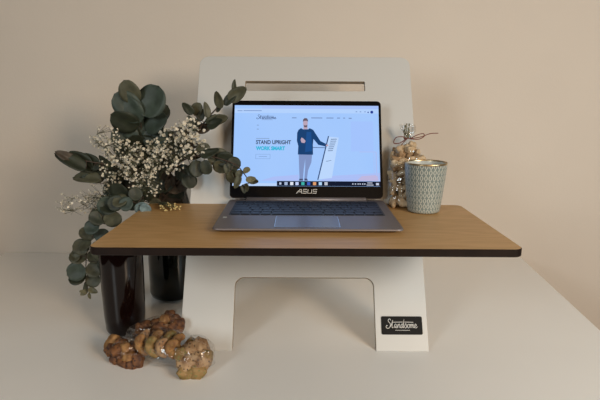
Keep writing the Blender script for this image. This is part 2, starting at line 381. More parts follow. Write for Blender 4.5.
# task bar
paint('task_bar', [R(278, 181.3, 377.7, 186.0)], (.008, .012, .03))
for x, col in ((281.3, (.5, .6, .8)), (286.8, (.4, .5, .7)), (292.3, (.75, .8, .9)), (297.4, (.55, .65, .95)), (303, (.05, .45, .40)), (308.6, (.05, .12, .55)), (314.3, (.75, .35, .15)), (319.8, (.45, .68, .95)), (325.3, (.55, .58, .66))):
    paint('task_icon', [R(x-1.5, 182.2, x+1.5, 185.2)] if x > 284 else [R(x-1, 182.7, x+1, 184.7)], col)
paint('tray_marks', [R(x, 183.3, x+1.2, 184.4) for x in (350.5, 353, 355.6, 357.5, 360, 362)]+[R(365, 182.4, 370, 183.2), R(364.4, 184.4, 371, 185.2), R(373.4, 182.8, 376.2, 185)], (.55, .6, .75))
# maker's mark on the chin
bm = bmesh.new()
def stroke(*p): ribbon(bm, [S(*q) for q in p], .0016)
y0, y1 = 189.1, 192.7
stroke((296.8, y1+.3), (300.4, y0), (301.6, y0), (301.9, y1+.3)); stroke((299.4, 191.4), (301.6, 191.4))
stroke((307.1, y0), (303.6, y0), (303.3, 190.8), (306.6, 191.0), (306.3, y1), (302.7, y1))
stroke((308.1, y0), (307.5, y1), (311.2, y1), (311.8, y0))
stroke((316.8, y0), (313.2, y0), (312.9, 190.8), (316.2, 191.0), (315.9, y1), (312.2, y1))
o = obj('maker_lettering', bm, m_chrome, lid, keep=True); o.data.transform(lid_m @ Matrix.Translation((0, 0, .0006))); o.data.materials[0] = mat('silver_print', (.55, .53, .50), .4)

# ---------------------------------------------------------------- patterned cup
def cup_mat():
    m, n, b = nt('patterned_glaze'); tc = n.nodes.new('ShaderNodeTexCoord'); sp = n.nodes.new('ShaderNodeSeparateXYZ'); lnk(n, tc.outputs['Object'], sp.inputs[0])
    def mth(op, a, bb=None, cc=None):
        x = n.nodes.new('ShaderNodeMath'); x.operation = op
        for i, v in enumerate((a, bb, cc)):
            if v is None: continue
            if isinstance(v, (int, float)): x.inputs[i].default_value = v
            else: lnk(n, v, x.inputs[i])
        return x.outputs[0]
    an = mth('ARCTAN2', sp.outputs[1], sp.outputs[0]); u = mth('MULTIPLY', an, 30/(2*PI))
    v = mth('MULTIPLY', sp.outputs[2], 1/.0112)
    def lens(u0, v0):
        fu = mth('SUBTRACT', mth('FRACT', mth('ADD', u, u0)), .5); fv = mth('SUBTRACT', mth('FRACT', mth('ADD', v, v0)), .5)
        hw = mth('SUBTRACT', .40, mth('MULTIPLY', mth('MULTIPLY', fv, fv), 1.6))
        return mth('SUBTRACT', hw, mth('ABSOLUTE', fu))      # >0 inside
    d = lens(0, 0)
    ring = mth('MULTIPLY', mth('GREATER_THAN', d, 0.0), mth('LESS_THAN', d, .19))
    mx = n.nodes.new('ShaderNodeMix'); mx.data_type = 'RGBA'; lnk(n, ring, mx.inputs['Factor'])
    mx.inputs[6].default_value = (.20, .245, .235, 1); mx.inputs[7].default_value = (.56, .57, .51, 1)
    lnk(n, mx.outputs[2], b.inputs['Base Color']); b.inputs['Roughness'].default_value = .3
    return m
cupm = cup_mat(); m_in = mat('pale_glaze', (.50, .53, .50), .3); m_gold = mat('worn_gold_rim', (.50, .38, .22), .3, metal=.8, noise=.35, nscale=90)
cup = thing('cup', (.2500, .988, HS), 'grey green tumbler cup with leaf lattice pattern and gilded rim on the shelf', 'cup')
prof = [(0, .0008), (.028, .0008), (.0310, .003), (.0322, .007), (.0350, .03), (.0385, .062), (.0412, .0930), (.0414, .0965)]
bm = bmesh.new(); lathe(bm, prof, 72); obj('outer_wall', bm, cupm, cup, True)
bm = bmesh.new(); lathe(bm, [(.0414, .0965), (.0418, .0975), (.0416, .0995), (.0408, .1003), (.0400, .0995), (.0398, .097)], 72); obj('rim', bm, m_gold, cup, True)['label'] = 'worn gilded rim'
bm = bmesh.new(); lathe(bm, [(.0398, .097), (.0375, .072), (.0330, .02), (.031, .007), (0, .006)], 72); obj('inside', bm, m_in, cup, True)

# ---------------------------------------------------------------- vases
def glass_dark(name, col, rough=.07):
    m = mat(name, col, rough, spec=.35); return m
m_brown = glass_dark('brown_glass', (.006, .002, .0015)); m_black_glass = glass_dark('black_green_glass', (.004, .006, .005))
v1 = thing('vase', (-.3655, .990, 0), 'dark plum brown glossy vase standing on the table left of the riser', 'vase')
bm = bmesh.new()
lathe(bm, [(0, .001), (.028, .001), (.0350, .003), (.0390, .010), (.0412, .04), (.0425, .09), (.0432, .14), (.0432, .172), (.0420, .182), (.040, .186), (.0385, .184), (.038, .17), (.039, .1), (.034, .015), (0, .012)], 64)
obj('vessel', bm, m_brown, v1, True)
v2 = thing('vase', (-.312, 1.19, 0), 'taller black vase behind the shelf holding the bouquet', 'vase')
bm = bmesh.new()
lathe(bm, [(0, .001), (.046, .001), (.055, .005), (.058, .015), (.058, .10), (.055, .18), (.046, .235), (.040, .262), (.042, .275), (.039, .275), (.037, .262), (.043, .235), (.052, .18), (.054, .1), (.054, .02), (0, .012)], 64)
obj('vessel', bm, m_black_glass, v2, True)

# ---------------------------------------------------------------- foliage
def leafmat(name, c):
    m, n, b = nt(name); tc = n.nodes.new('ShaderNodeTexCoord'); no = n.nodes.new('ShaderNodeTexNoise'); no.inputs['Scale'].default_value = 3.5; no.inputs['Detail'].default_value = 4
    lnk(n, tc.outputs['Object'], no.inputs['Vector'])
    r = n.nodes.new('ShaderNodeValToRGB'); r.color_ramp.elements[0].position = .3; r.color_ramp.elements[1].position = .72
    r.color_ramp.elements[0].color = (*[x*.68 for x in c], 1); r.color_ramp.elements[1].color = (*[x*1.3 for x in c], 1)
    lnk(n, no.outputs[0], r.inputs[0]); lnk(n, r.outputs[0], b.inputs['Base Color']); b.inputs['Roughness'].default_value = .55
    return m
LM = {'g': leafmat('leaf_grey_green', (.078, .078, .046)), 'd': leafmat('leaf_dark_green', (.022, .028, .015)), 't': leafmat('leaf_teal', (.042, .060, .045)),
      'b': leafmat('leaf_blue', (.13, .19, .20)), 'y': leafmat('leaf_olive', (.16, .145, .075)), 'k': leafmat('leaf_brown', (.055, .040, .026))}
m_stem = mat('stem_brown', (.06, .038, .025), .6)
m_gstem = mat('fine_stem', (.085, .088, .045), .6)
def leafmesh(kind, aspect, cup_, fold):
    bm = bmesh.new(); nx, ny = 16, 6; grid = []
    for i in range(nx+1):
        t = i/nx
        wdt = aspect*.5*math.sqrt(max(0, 1-(2*t-1)**2))*(1.0 if kind == 'round' else (1.15-.5*t))
        if i == 0: wdt = .012
        row = []
        for j in range(ny+1):
            s = 2*j/ny-1
            y = s*wdt; z = fold*abs(y)+cup_*((t-.5)**2*1.4) - .05*math.exp(-(s*5)**2)*.3 + .012*math.sin(9*t+5*s)
            row.append(bm.verts.new((t, y, z)))
        grid.append(row)
    for i in range(nx):
        for j in range(ny): bm.faces.new((grid[i][j], grid[i+1][j], grid[i+1][j+1], grid[i][j+1]))
    bmesh.ops.remove_doubles(bm, verts=bm.verts, dist=1e-4)
    bmesh.ops.recalc_face_normals(bm, faces=bm.faces)
    r = bmesh.ops.solidify(bm, geom=list(bm.faces), thickness=.02)
    me = bpy.data.meshes.new('leaf'); bm.to_mesh(me); bm.free()
    for p in me.polygons: p.use_smooth = True
    return me
LEAF = {}
for kk, mm in LM.items():
    LEAF[kk] = []
    for a in (('round', 1.0, .18, .15), ('round', .85, -.15, .22), ('long', .62, .2, .2), ('long', .5, -.2, .3)):
        me = leafmesh(*a); me.materials.append(mm); LEAF[kk].append(me)
def put_leaf(parent, u, v, y, ln, ang, tone, shape=0, tilt=None, roll=None):
    """a leaf whose base is at a spot in the room, ln = length in metres, ang = direction seen from the front"""
    base = at(u, v, y); a = math.radians(ang)
    X = Vector((math.cos(a), 0, math.sin(a)))
    tl = rnd.uniform(-.45, .45)*(.5 if tone == 't' else 1) if tilt is None else tilt
    X = (X*math.cos(tl)+Vector((0, 1, 0))*math.sin(tl)).normalized()
    Zv = Vector((0, -1, .25)); Zv = (Zv-X*Zv.dot(X)).normalized()
    rl = rnd.uniform(-.6, .6)*(.45 if tone == 't' else 1) if roll is None else roll
    Zv = Quaternion(X, rl) @ Zv; Y = Zv.cross(X)
    o = bpy.data.objects.new('leaf', LEAF[tone][shape]); C.objects.link(o); o.parent = parent
    m = Matrix((( X.x, Y.x, Zv.x, base.x), (X.y, Y.y, Zv.y, base.y), (X.z, Y.z, Zv.z, base.z), (0, 0, 0, 1)))
    o.matrix_local = Matrix.Translation(-parent.location) @ m @ Matrix.Diagonal((ln, ln, ln, 1))
    return o
def pxm(px, y): return px*y/F_PX*1.02
def branch(label, path, leaves, r0=.0018, r1=.0009):
    """path: (u, v, y); leaves: (u, v, length px, angle, tone, shape)"""
    P = [at(*p) for p in path]
    root = thing('eucalyptus_branch', P[0], label, 'branch', 'eucalyptus branches of the bouquet')
    bm = bmesh.new(); tube(bm, [q-P[0] for q in crom(P, 5)], r0, r1, 6); obj('stem', bm, m_stem, root, True)
    cp = crom([Vector(p) for p in path], 10)
    for L in leaves:
        u, v, ln, ang, tone, shp = L[:6]
        q = min(cp, key=lambda c: (c.x-u)**2+(c.y-v)**2)
        y = q.z + (L[6] if len(L) > 6 else rnd.uniform(-.012, .012))
        put_leaf(root, u, v, y, pxm(ln, y), ang, tone, shp)
        d = math.hypot(q.x-u, q.y-v)
        if d > 2.5:
            bm = bmesh.new(); tube(bm, [at(q.x, q.y, q.z)-P[0], at(u, v, y)-P[0]], .0008, .0006, 5); obj('leaf_stalk', bm, m_stem, root)
    return root
MOUTH = (150, 200, 1.17)
# upper right branch (in front of the riser panel)
branch('slender eucalyptus branch rising right across the riser panel towards the top of the laptop',
  [(166, 196, 1.145), (168, 178, 1.13), (176, 158, 1.08), (190, 140, 1.05), (203, 124, 1.04), (216, 109, 1.035), (230, 97, 1.03)],
  [(229, 100, 23, 33, 'g', 2), (224, 105, 20, 44, 'd', 3), (235, 93, 13, 92, 'g', 3), (221, 108, 18, 98, 'g', 2), (217, 112, 13, 60, 'd', 3), (208, 118, 16, 100, 'g', 3),
   (210, 121, 19, 14, 'g', 2), (206, 124, 14, 40, 'd', 2), (193, 114, 15, 128, 'd', 2), (194, 115, 14, 58, 'g', 1), (199, 121, 13, 65, 'd', 2), (208, 127, 19, 22, 'd', 2), (200, 128, 15, 150, 'd', 1), (190, 136, 16, 165, 'k', 1), (196, 131, 14, 15, 'k', 1), (183, 150, 15, 170, 'd', 0), (188, 146, 12, 10, 'k', 2), (193, 128, 13, 110, 'd', 2)], .0026, .0012)
# lower right branch ending in front of the laptop's screen corner
branch('eucalyptus branch arching right with its tip in front of the laptop screen corner',
  [(163, 196, 1.14), (166, 180, 1.11), (178, 164, 1.05), (192, 157, 1.02), (208, 156, 1.0), (224, 160, .985), (236, 165, .975), (242, 171, .97), (247, 178, .965), (249, 184, .965)],
  [(201, 157, 20, 20, 'd', 2), (207, 156, 22, -8, 'g', 1), (216, 160, 19, 5, 'd', 1), (227, 162, 14, -15, 'd', 0), (221, 160, 15, -100, 'g', 0), (226, 164, 12, -75, 'g', 2), (235, 168, 13, -100, 'g', 1),
   (241, 170, 9, -115, 'g', 1), (243, 172, 8, 25, 'y', 1), (240, 176, 14, -110, 'g', 2), (246, 180, 11, 10, 'y', 2), (249, 181, 11, 0, 'g', 2), (247, 183, 10, -95, 'g', 2), (242, 185, 9, -70, 'd', 2), (230, 172, 13, -85, 'g', 1),
   (196, 160, 17, -85, 'd', 1), (204, 160, 15, -75, 'd', 1), (190, 164, 15, -60, 'd', 1), (186, 156, 18, 10, 'd', 2), (184, 160, 16, 150, 'd', 0), (178, 170, 17, -20, 'd', 1), (196, 152, 15, 20, 'g', 1), (185, 174, 16, -60, 'd', 0)])
# crown of big teal leaves
branch('upright eucalyptus stem with the large teal leaves at the top of the bouquet',
  [(156, 196, 1.17), (152, 172, 1.17), (145, 145, 1.16), (140, 118, 1.15), (138, 96, 1.15)],
  [(145, 117, 33, 62, 't', 0, -.02), (140, 115, 30, 138, 't', 1, -.012), (137, 103, 24, 114, 'g', 1, -.016), (139, 127, 28, 153, 'd', 1, -.012), (145, 130, 27, 32, 't', 1, -.008), (141, 122, 26, 122, 't', 1, -.02), (147, 122, 26, 40, 'd', 1, .005),
   (139, 142, 27, 158, 't', 0, -.01), (144, 142, 27, 22, 't', 0, -.01), (141, 143, 30, 96, 't', 0, 0), (141, 144, 28, 66, 'd', 0, 0), (137, 144, 28, 116, 'd', 0, .01), (150, 140, 22, 70, 't', 0, 0), (131, 142, 22, 110, 'd', 0, 0), (137, 156, 24, 90, 'd', 0), (147, 156, 24, 70, 'd', 0)])
# left branch
branch('dark eucalyptus branch reaching out left of the baby\'s breath',
  [(152, 200, 1.16), (140, 188, 1.13), (124, 174, 1.08), (108, 165, 1.05), (92, 162, 1.04), (74, 159, 1.04), (60, 155, 1.04)],
  [(86, 169, 34, 152, 'd', 3), (94, 168, 30, 150, 'd', 2), (78, 163, 23, 146, 'k', 3), (101, 168, 24, 146, 'd', 2), (100, 179, 33, 179, 'g', 3), (106, 172, 24, 160, 'd', 2), (104, 179, 22, 174, 'd', 3), (112, 168, 18, 120, 'd', 2), (116, 176, 18, 170, 'd', 2), (96, 170, 26, 163, 'd', 3)])
# trailing branch at the lower left
branch('long eucalyptus branch trailing down over the left end of the shelf',
  [(152, 203, 1.16), (142, 198, 1.08), (130, 199, 1.03), (116, 206, 1.0), (104, 216, .995), (95, 232, 1.0), (88, 248, 1.02), (86, 262, 1.03), (86, 276, 1.04), (88, 290, 1.04)],
  [(131, 204, 23, 150, 't', 0), (124, 202, 22, 100, 'd', 0), (120, 208, 20, 175, 'd', 0), (124, 206, 24, 40, 'd', 0), (114, 212, 19, 130, 't', 0), (112, 212, 17, 215, 'd', 0), (106, 220, 17, 160, 'd', 0), (104, 222, 18, 20, 'g', 0), (100, 226, 16, 190, 't', 0),
   (96, 236, 17, 150, 'g', 0), (94, 238, 16, 20, 't', 1), (92, 244, 15, 195, 'g', 0), (90, 248, 17, 170, 'g', 0), (91, 250, 17, 350, 'g', 0), (87, 259, 18, 165, 'g', 0), (87, 258, 17, 10, 'g', 0), (86, 268, 20, 200, 't', 0), (86, 268, 17, 345, 'g', 0),
   (86, 276, 17, 190, 'd', 0), (86, 277, 16, 340, 'g', 0), (88, 282, 13, 250, 'g', 2), (88, 290, 10, 215, 'y', 2), (88, 289, 11, -20, 'y', 2), (87, 292, 9, 180, 'y', 2), (89, 293, 8, -90, 'y', 3), (98, 226, 15, 100, 'd', 1), (96, 252, 15, 60, 'd', 1), (97, 262, 15, -20, 'd', 1), (80, 256, 12, 200, 'g', 1)])
# leaves hanging over the shelf
branch('short eucalyptus branch with blue leaves drooping over the left back of the shelf',
  [(154, 202, 1.15), (149, 195, 1.06), (142, 198, 1.0), (137, 204, .985)],
  [(139, 202, 15, -75, 'b', 0, -.01), (140, 206, 12, -30, 'b', 1, -.01), (133, 201, 15, 205, 't', 0, -.01), (124, 200, 17, 200, 'd', 0, 0), (150, 200, 14, -30, 'g', 0, 0), (146, 200, 14, 200, 'k', 0), (128, 200, 16, 190, 'g', 0), (150, 204, 15, -15, 'g', 1), (158, 201, 14, -70, 'k', 2), (139, 200, 14, 120, 'd', 0), (144, 200, 17, 60, 'd', 1)])
branch('dark brown leafed eucalyptus branch leaning right at the foot of the bouquet',
  [(158, 208, 1.15), (166, 196, 1.13), (176, 184, 1.11), (186, 174, 1.10)],
  [(160, 202, 22, 75, 'k', 1), (166, 198, 22, 30, 'd', 1), (170, 193, 20, 60, 'k', 0), (176, 187, 16, 20, 'k', 1), (164, 203, 20, 10, 'k', 1), (158, 198, 22, 120, 'd', 1), (172, 188, 20, 110, 'k', 0), (166, 190, 22, 140, 'd', 0), (178, 180, 18, 60, 'd', 1), (152, 200, 22, 110, 'k', 1), (160, 192, 22, 60, 'd', 0), (150, 186, 20, 150, 'd', 0), (146, 196, 20, 150, 'k', 1)])
branch('eucalyptus branch buried in the middle of the baby\'s breath',
  [(155, 198, 1.17), (148, 180, 1.16), (138, 162, 1.15), (130, 150, 1.14)],
  [(u, v, 19, a, t, 0) for u, v, a, t in ((150, 184, 30, 'd'), (146, 178, 160, 'k'), (142, 170, 40, 'd'), (138, 165, 170, 'd'), (134, 160, 60, 'k'), (132, 155, 140, 'd'), (156, 176, 60, 'd'), (164, 172, 70, 'k'), (170, 164, 40, 'd'), (160, 160, 100, 'd'), (126, 176, 170, 'd'), (124, 186, 200, 'd'), (134, 188, 190, 'd'), (150, 165, 90, 'd'), (120, 190, 180, 'd'), (170, 150, 80, 'd'), (176, 152, 20, 'd'))])

# baby's breath
m_petal = mat('white_petals', (.82, .78, .67), .7)
m_petal2 = mat('ivory_petals', (.68, .64, .52), .7)
def blossom_mesh(seed, m):
    r = random.Random(seed); bm = bmesh.new()
    for lay, (np_, rad, up) in enumerate(((6, 1.0, .15), (5, .72, .45), (3, .4, .75))):
        for i in range(np_):
            a = 2*PI*i/np_+lay*.5+r.uniform(-.2, .2); d = Vector((math.cos(a), math.sin(a), 0)); s = Vector((-d.y, d.x, 0)); L = rad*r.uniform(.85, 1.1); ww = .42*rad+.08
            p = [Vector((0, 0, 0))+s*.06, d*L*.55+s*ww+Vector((0, 0, up*.5)), d*L+s*ww*.5+Vector((0, 0, up)), d*L*.93+Vector((0, 0, up*.85)), d*L-s*ww*.5+Vector((0, 0, up)), d*L*.55-s*ww+Vector((0, 0, up*.5)), -s*.06]
            bm.faces.new([bm.verts.new(q) for q in p])
    tube(bm, [(0, 0, -.5), (0, 0, 0.1)], .12, .3, 6)
    me = bpy.data.meshes.new('blossom'); bm.to_mesh(me); bm.free(); me.materials.append(m); return me
BL = [blossom_mesh(i, m_petal if i < 3 else m_petal2) for i in range(5)]
def spray(label, base, mid, cu, cv, ru, rv, cy, n, size, big=False, group='sprays of baby\'s breath'):
    b = at(*base); root = thing('babys_breath_spray', b, label, 'flowers', group)
    bm = bmesh.new(); m = at(*mid); tube(bm, [q-b for q in crom([b, (b+m)/2+Vector((0, 0, .01)), m], 5)], .0011, .0007, 5)
    hubs = []
    for i in range(max(4, n//9)):
        a = rnd.uniform(0, 2*PI); k = math.sqrt(rnd.random())*.75
        h = at(cu+ru*k*math.cos(a), cv+rv*k*math.sin(a), cy+rnd.uniform(-.03, .03)); hubs.append(h)
        tube(bm, [m-b, (m+h)/2-b+Vector((rnd.uniform(-.006, .006), 0, rnd.uniform(0, .006))), h-b], .00055, .0004, 4)
    for i in range(n):
        a = rnd.uniform(0, 2*PI); k = math.sqrt(rnd.random())
        y = cy+rnd.uniform(-.04, .035)
        p = at(cu+ru*k*math.cos(a), cv+rv*k*math.sin(a), y)
        h = min(hubs, key=lambda q: (q-p).length)
        tube(bm, [h-b, p-b], .0003, .0003, 3)
        o = bpy.data.objects.new('blossom', BL[rnd.choice((0, 1, 2, 2, 3)) if big else rnd.choice((0, 2, 3, 4))]); C.objects.link(o); o.parent = root
        s = size*rnd.uniform(.65, 1.2)
        dr = Vector((rnd.uniform(-1, 1), rnd.uniform(-1.2, .3), rnd.uniform(-.4, 1))).normalized()
        o.matrix_local = Matrix.Translation(p-b) @ dr.to_track_quat('Z', 'Y').to_matrix().to_4x4() @ Matrix.Diagonal((s, s, s, 1))
    obj('stems', bm, m_gstem, root)
MO = (156, 199, 1.17)
W0 = (156, 200, 1.16)
spray('full spray of baby\'s breath with the largest white blossoms, upper right', W0, (174, 160, 1.08), 187, 130, 17, 12, 1.02, 80, 0.00357, True)
spray('full spray of white baby\'s breath below the upper right one beside the riser edge', W0, (174, 168, 1.08), 190, 146, 17, 13, 1.02, 80, 0.00350, True)
spray('round spray of white baby\'s breath right of the teal leaves', W0, (164, 168, 1.08), 168, 142, 15, 15, 1.04, 78, 0.00334, True)
spray('spray of white baby\'s breath in the centre just below the teal leaves', W0, (152, 168, 1.08), 146, 152, 20, 12, 1.05, 98, 0.00304, True)
spray('spray of white baby\'s breath filling the centre right above the brown leaves', W0, (160, 176, 1.08), 166, 162, 20, 13, 1.02, 99, 0.00304, True)
spray('fine pale spray of baby\'s breath at the upper left of the bouquet', W0, (122, 165, 1.09), 106, 138, 17, 13, 1.08, 99, 0.00261)
spray('fine pale spray of baby\'s breath left of centre next to the teal leaves', W0, (126, 165, 1.09), 118, 152, 20, 14, 1.06, 99, 0.00288)
spray('dense spray of baby\'s breath at the left centre above the shelf corner', W0, (128, 174, 1.08), 116, 169, 18, 14, 1.04, 99, 0.00306)
spray('dense spray of baby\'s breath between the left branch and the centre', W0, (134, 178, 1.06), 138, 170, 18, 13, 1.02, 99, 0.00281, True)
spray('low spray of baby\'s breath just above the brown leaves at the bouquet foot', W0, (146, 186, 1.07), 144, 186, 18, 12, 1.02, 85, 0.00251, True)
spray('sparse thin spray of baby\'s breath hanging far left below the dark leaves', (150, 203, 1.15), (105, 196, 1.09), 82, 203, 28, 14, 1.06, 99, 0.00243)
spray('small spray of baby\'s breath close to the trailing leaves at the left', W0, (112, 190, 1.10), 104, 198, 20, 20, 1.08, 98, 0.00261)
# yellow sprig on the shelf
m_yel = mat('yellow_buds', (.58, .44, .18), .7)
b0 = at(158, 203, 1.045); rt = thing('dried_flower_sprig', b0, 'small yellow dried flower sprig lying on the shelf below the bouquet', 'flowers')
bm = bmesh.new(); buds = []
for i in range(46):
    u = rnd.uniform(160, 181); v = 208.5+rnd.uniform(-4.5, 5)*(1-abs(u-170)/16)
    y = .995-(v-208)*.008; p = at(u, v, y); p.z = max(p.z, HS+.003)+rnd.uniform(0, .006); buds.append(p)
    tube(bm, [Vector((0, 0, 0)), (p-b0)*.6+Vector((0, 0, .003)), p-b0], .0004, .0003, 3)
obj('stems', bm, m_gstem, rt)
bme = bpy.data.meshes.new('bud'); bm = bmesh.new(); bmesh.ops.create_icosphere(bm, subdivisions=1, radius=1); 
for v in bm.verts: v.co *= rnd.uniform(.75, 1.2)
bm.to_mesh(bme); bm.free(); bme.materials.append(m_yel)
for p in buds:
    o = bpy.data.objects.new('bud', bme); C.objects.link(o); o.parent = rt; s = rnd.uniform(.0012, .0021)
    o.matrix_local = Matrix.Translation(p-b0) @ Matrix.Diagonal((s, s, s, 1))

# ---------------------------------------------------------------- biscuit bags
def cello():
    m = bpy.data.materials.new('cellophane'); m.use_nodes = True; n = m.node_tree; n.nodes.clear()
    t = n.nodes.new('ShaderNodeBsdfTransparent'); t.inputs[0].default_value = (.97, .97, .97, 1)
    g = n.nodes.new('ShaderNodeBsdfGlossy'); g.inputs['Roughness'].default_value = .07; g.inputs[0].default_value = (1, 1, 1, 1)
    lw = n.nodes.new('ShaderNodeLayerWeight'); lw.inputs[0].default_value = .22
    ma = n.nodes.new('ShaderNodeMath'); ma.operation = 'MULTIPLY_ADD'; ma.inputs[1].default_value = .25; ma.inputs[2].default_value = .05; lnk(n, lw.outputs['Facing'], ma.inputs[0])
    tc = n.nodes.new('ShaderNodeTexCoord'); no = n.nodes.new('ShaderNodeTexNoise'); no.inputs['Scale'].default_value = 1; mpp = n.nodes.new('ShaderNodeMapping'); mpp.inputs['Scale'].default_value = (22, 55, 55); mpp.inputs['Rotation'].default_value = (.4, .3, .5); lnk(n, tc.outputs['Object'], mpp.inputs[0]); lnk(n, mpp.outputs[0], no.inputs['Vector'])
    bp = n.nodes.new('ShaderNodeBump'); bp.inputs['Strength'].default_value = 1.0; bp.inputs['Distance'].default_value = .008; lnk(n, no.outputs[0], bp.inputs['Height']); lnk(n, bp.outputs[0], g.inputs['Normal'])
    mx = n.nodes.new('ShaderNodeMixShader'); lnk(n, ma.outputs[0], mx.inputs[0]); lnk(n, t.outputs[0], mx.inputs[1]); lnk(n, g.outputs[0], mx.inputs[2])
    o = n.nodes.new('ShaderNodeOutputMaterial'); lnk(n, mx.outputs[0], o.inputs[0]); return m
m_cello = cello()
def biscuit_mat(name, base, dark, spot, sscale=140):
    m, n, b = nt(name); tc = n.nodes.new('ShaderNodeTexCoord')
    no = n.nodes.new('ShaderNodeTexNoise'); no.inputs['Scale'].default_value = 60; no.inputs['Detail'].default_value = 5; lnk(n, tc.outputs['Object'], no.inputs['Vector'])
    r = n.nodes.new('ShaderNodeValToRGB'); r.color_ramp.elements[0].color = (*dark, 1); r.color_ramp.elements[1].color = (*base, 1); r.color_ramp.elements[0].position = .35; r.color_ramp.elements[1].position = .6
    lnk(n, no.outputs[0], r.inputs[0])
    vo = n.nodes.new('ShaderNodeTexVoronoi'); vo.inputs['Scale'].default_value = sscale; lnk(n, tc.outputs['Object'], vo.inputs['Vector'])
    lt = n.nodes.new('ShaderNodeMath'); lt.operation = 'LESS_THAN'; lt.inputs[1].default_value = .27; lnk(n, vo.outputs['Distance'], lt.inputs[0])
    mx = n.nodes.new('ShaderNodeMix'); mx.data_type = 'RGBA'; lnk(n, lt.outputs[0], mx.inputs['Factor']); lnk(n, r.outputs[0], mx.inputs[6]); mx.inputs[7].default_value = (*spot, 1)
    lnk(n, mx.outputs[2], b.inputs['Base Color']); b.inputs['Roughness'].default_value = .7
    return m
BM = [biscuit_mat('biscuit_golden', (.38, .20, .07), (.17, .07, .02), (.22, .13, .04)), biscuit_mat('biscuit_pale', (.46, .30, .16), (.24, .12, .05), (.10, .06, .035), 150),
      biscuit_mat('biscuit_brown', (.20, .08, .025), (.055, .02, .01), (.04, .015, .01)), biscuit_mat('biscuit_green_flecked', (.34, .21, .08), (.15, .10, .025), (.20, .18, .06))]
BS = [biscuit_mat('snack_beige', (.66, .52, .34), (.50, .35, .20), (.46, .32, .18)), biscuit_mat('snack_brown', (.44, .29, .16), (.28, .17, .08), (.2, .12, .05))]
def crescent(r, th, sweep, seed, m, sq=1.0):
    q = random.Random(seed); bm = bmesh.new(); pts = []
    n = 12; rings = []
    for i in range(n+1):
        t = i/n; a = (t-.5)*sweep; c = Vector((r*math.cos(a)-r*math.cos(sweep/4), r*math.sin(a), 0)); rad = th*(.35+.65*math.sin(PI*min(1, max(0, t*1.0)))**.5) if 0 < i < n else th*.25
        d = Vector((math.cos(a), math.sin(a), 0))
        rings.append([bm.verts.new(c+(d*math.cos(2*PI*k/10)+Vector((0, 0, sq))*math.sin(2*PI*k/10))*rad*q.uniform(.88, 1.12)) for k in range(10)])
    for x, y in zip(rings, rings[1:]):
        for k in range(10): bm.faces.new((x[k], x[(k+1) % 10], y[(k+1) % 10], y[k]))
    bm.faces.new(rings[0]); bm.faces.new(rings[-1]); bmesh.ops.recalc_face_normals(bm, faces=bm.faces)
    me = bpy.data.meshes.new('biscuit'); bm.to_mesh(me); bm.free(); me.materials.append(m)
    for p in me.polygons: p.use_smooth = True
    return me
def nugget(rx, ry, rz_, seed, m):
    q = random.Random(seed); bm = bmesh.new(); bmesh.ops.create_icosphere(bm, subdivisions=3, radius=1)
    ph = [q.uniform(0, 6) for _ in range(6)]
    for v in bm.verts:
        k = 1+.08*math.sin(5*v.co.x+ph[0])+.08*math.sin(6*v.co.y+ph[1])+.07*math.sin(7*v.co.z+ph[2])+.04*math.sin(13*v.co.x+11*v.co.y+ph[3])
        v.co = Vector((v.co.x*rx, v.co.y*ry, v.co.z*rz_))*k
    me = bpy.data.meshes.new('biscuit'); bm.to_mesh(me); bm.free(); me.materials.append(m)
    for p in me.polygons: p.use_smooth = True
    return me
def place(me, loc, rot, label, group, name='biscuit'):
    o = bpy.data.objects.new(name, me); C.objects.link(o); o.location = loc; o.rotation_euler = rot; return tag(o, label, 'biscuit', group)
def bag(name, loc, spine, label, seed, pleats=9, amp=.07):
    """cellophane lofted around a spine of (point, rx, rz, side vector)"""
    q = random.Random(seed); root = thing(name, loc, label, 'bag of biscuits'); bm = bmesh.new(); rings = []; n = 44
    L0 = Vector(loc)
    P = [Vector(s[0]) for s in spine]
    K = 5; fine = crom(P, K); rr = crom([Vector((s[1], s[2], s[3] if len(s) > 3 else amp)) for s in spine], K)
    ph = [q.uniform(0, 6) for _ in range(4)]; nrm = None
    for i, p in enumerate(fine):
        d = (fine[min(i+1, len(fine)-1)]-fine[max(i-1, 0)]).normalized()
        up = Vector((0, 0, 1)) if abs(d.z) < .8 else Vector((0, -1, 0))
        side = d.cross(up).normalized(); up = side.cross(d)
        ring = []
        for k in range(n):
            a = 2*PI*k/n; wv = 1+rr[i].z*(math.sin(pleats*a+ph[0]+i*.25)+.5*math.sin(5*a+ph[1]-i*.4)+.4*math.sin(17*a+ph[2]))
            v = p+(side*math.cos(a)*rr[i].x+up*math.sin(a)*rr[i].y)*wv
            v.z = max(v.z, L0.z+.0006)
            ring.append(bm.verts.new(v-L0))
        rings.append(ring)
    for a, b in zip(rings, rings[1:]):
        for k in range(n): bm.faces.new((a[k], a[(k+1) % n], b[(k+1) % n], b[k]))
    bm.faces.new(rings[0])
    obj('cellophane_wrap', bm, m_cello, root, True)
    return root
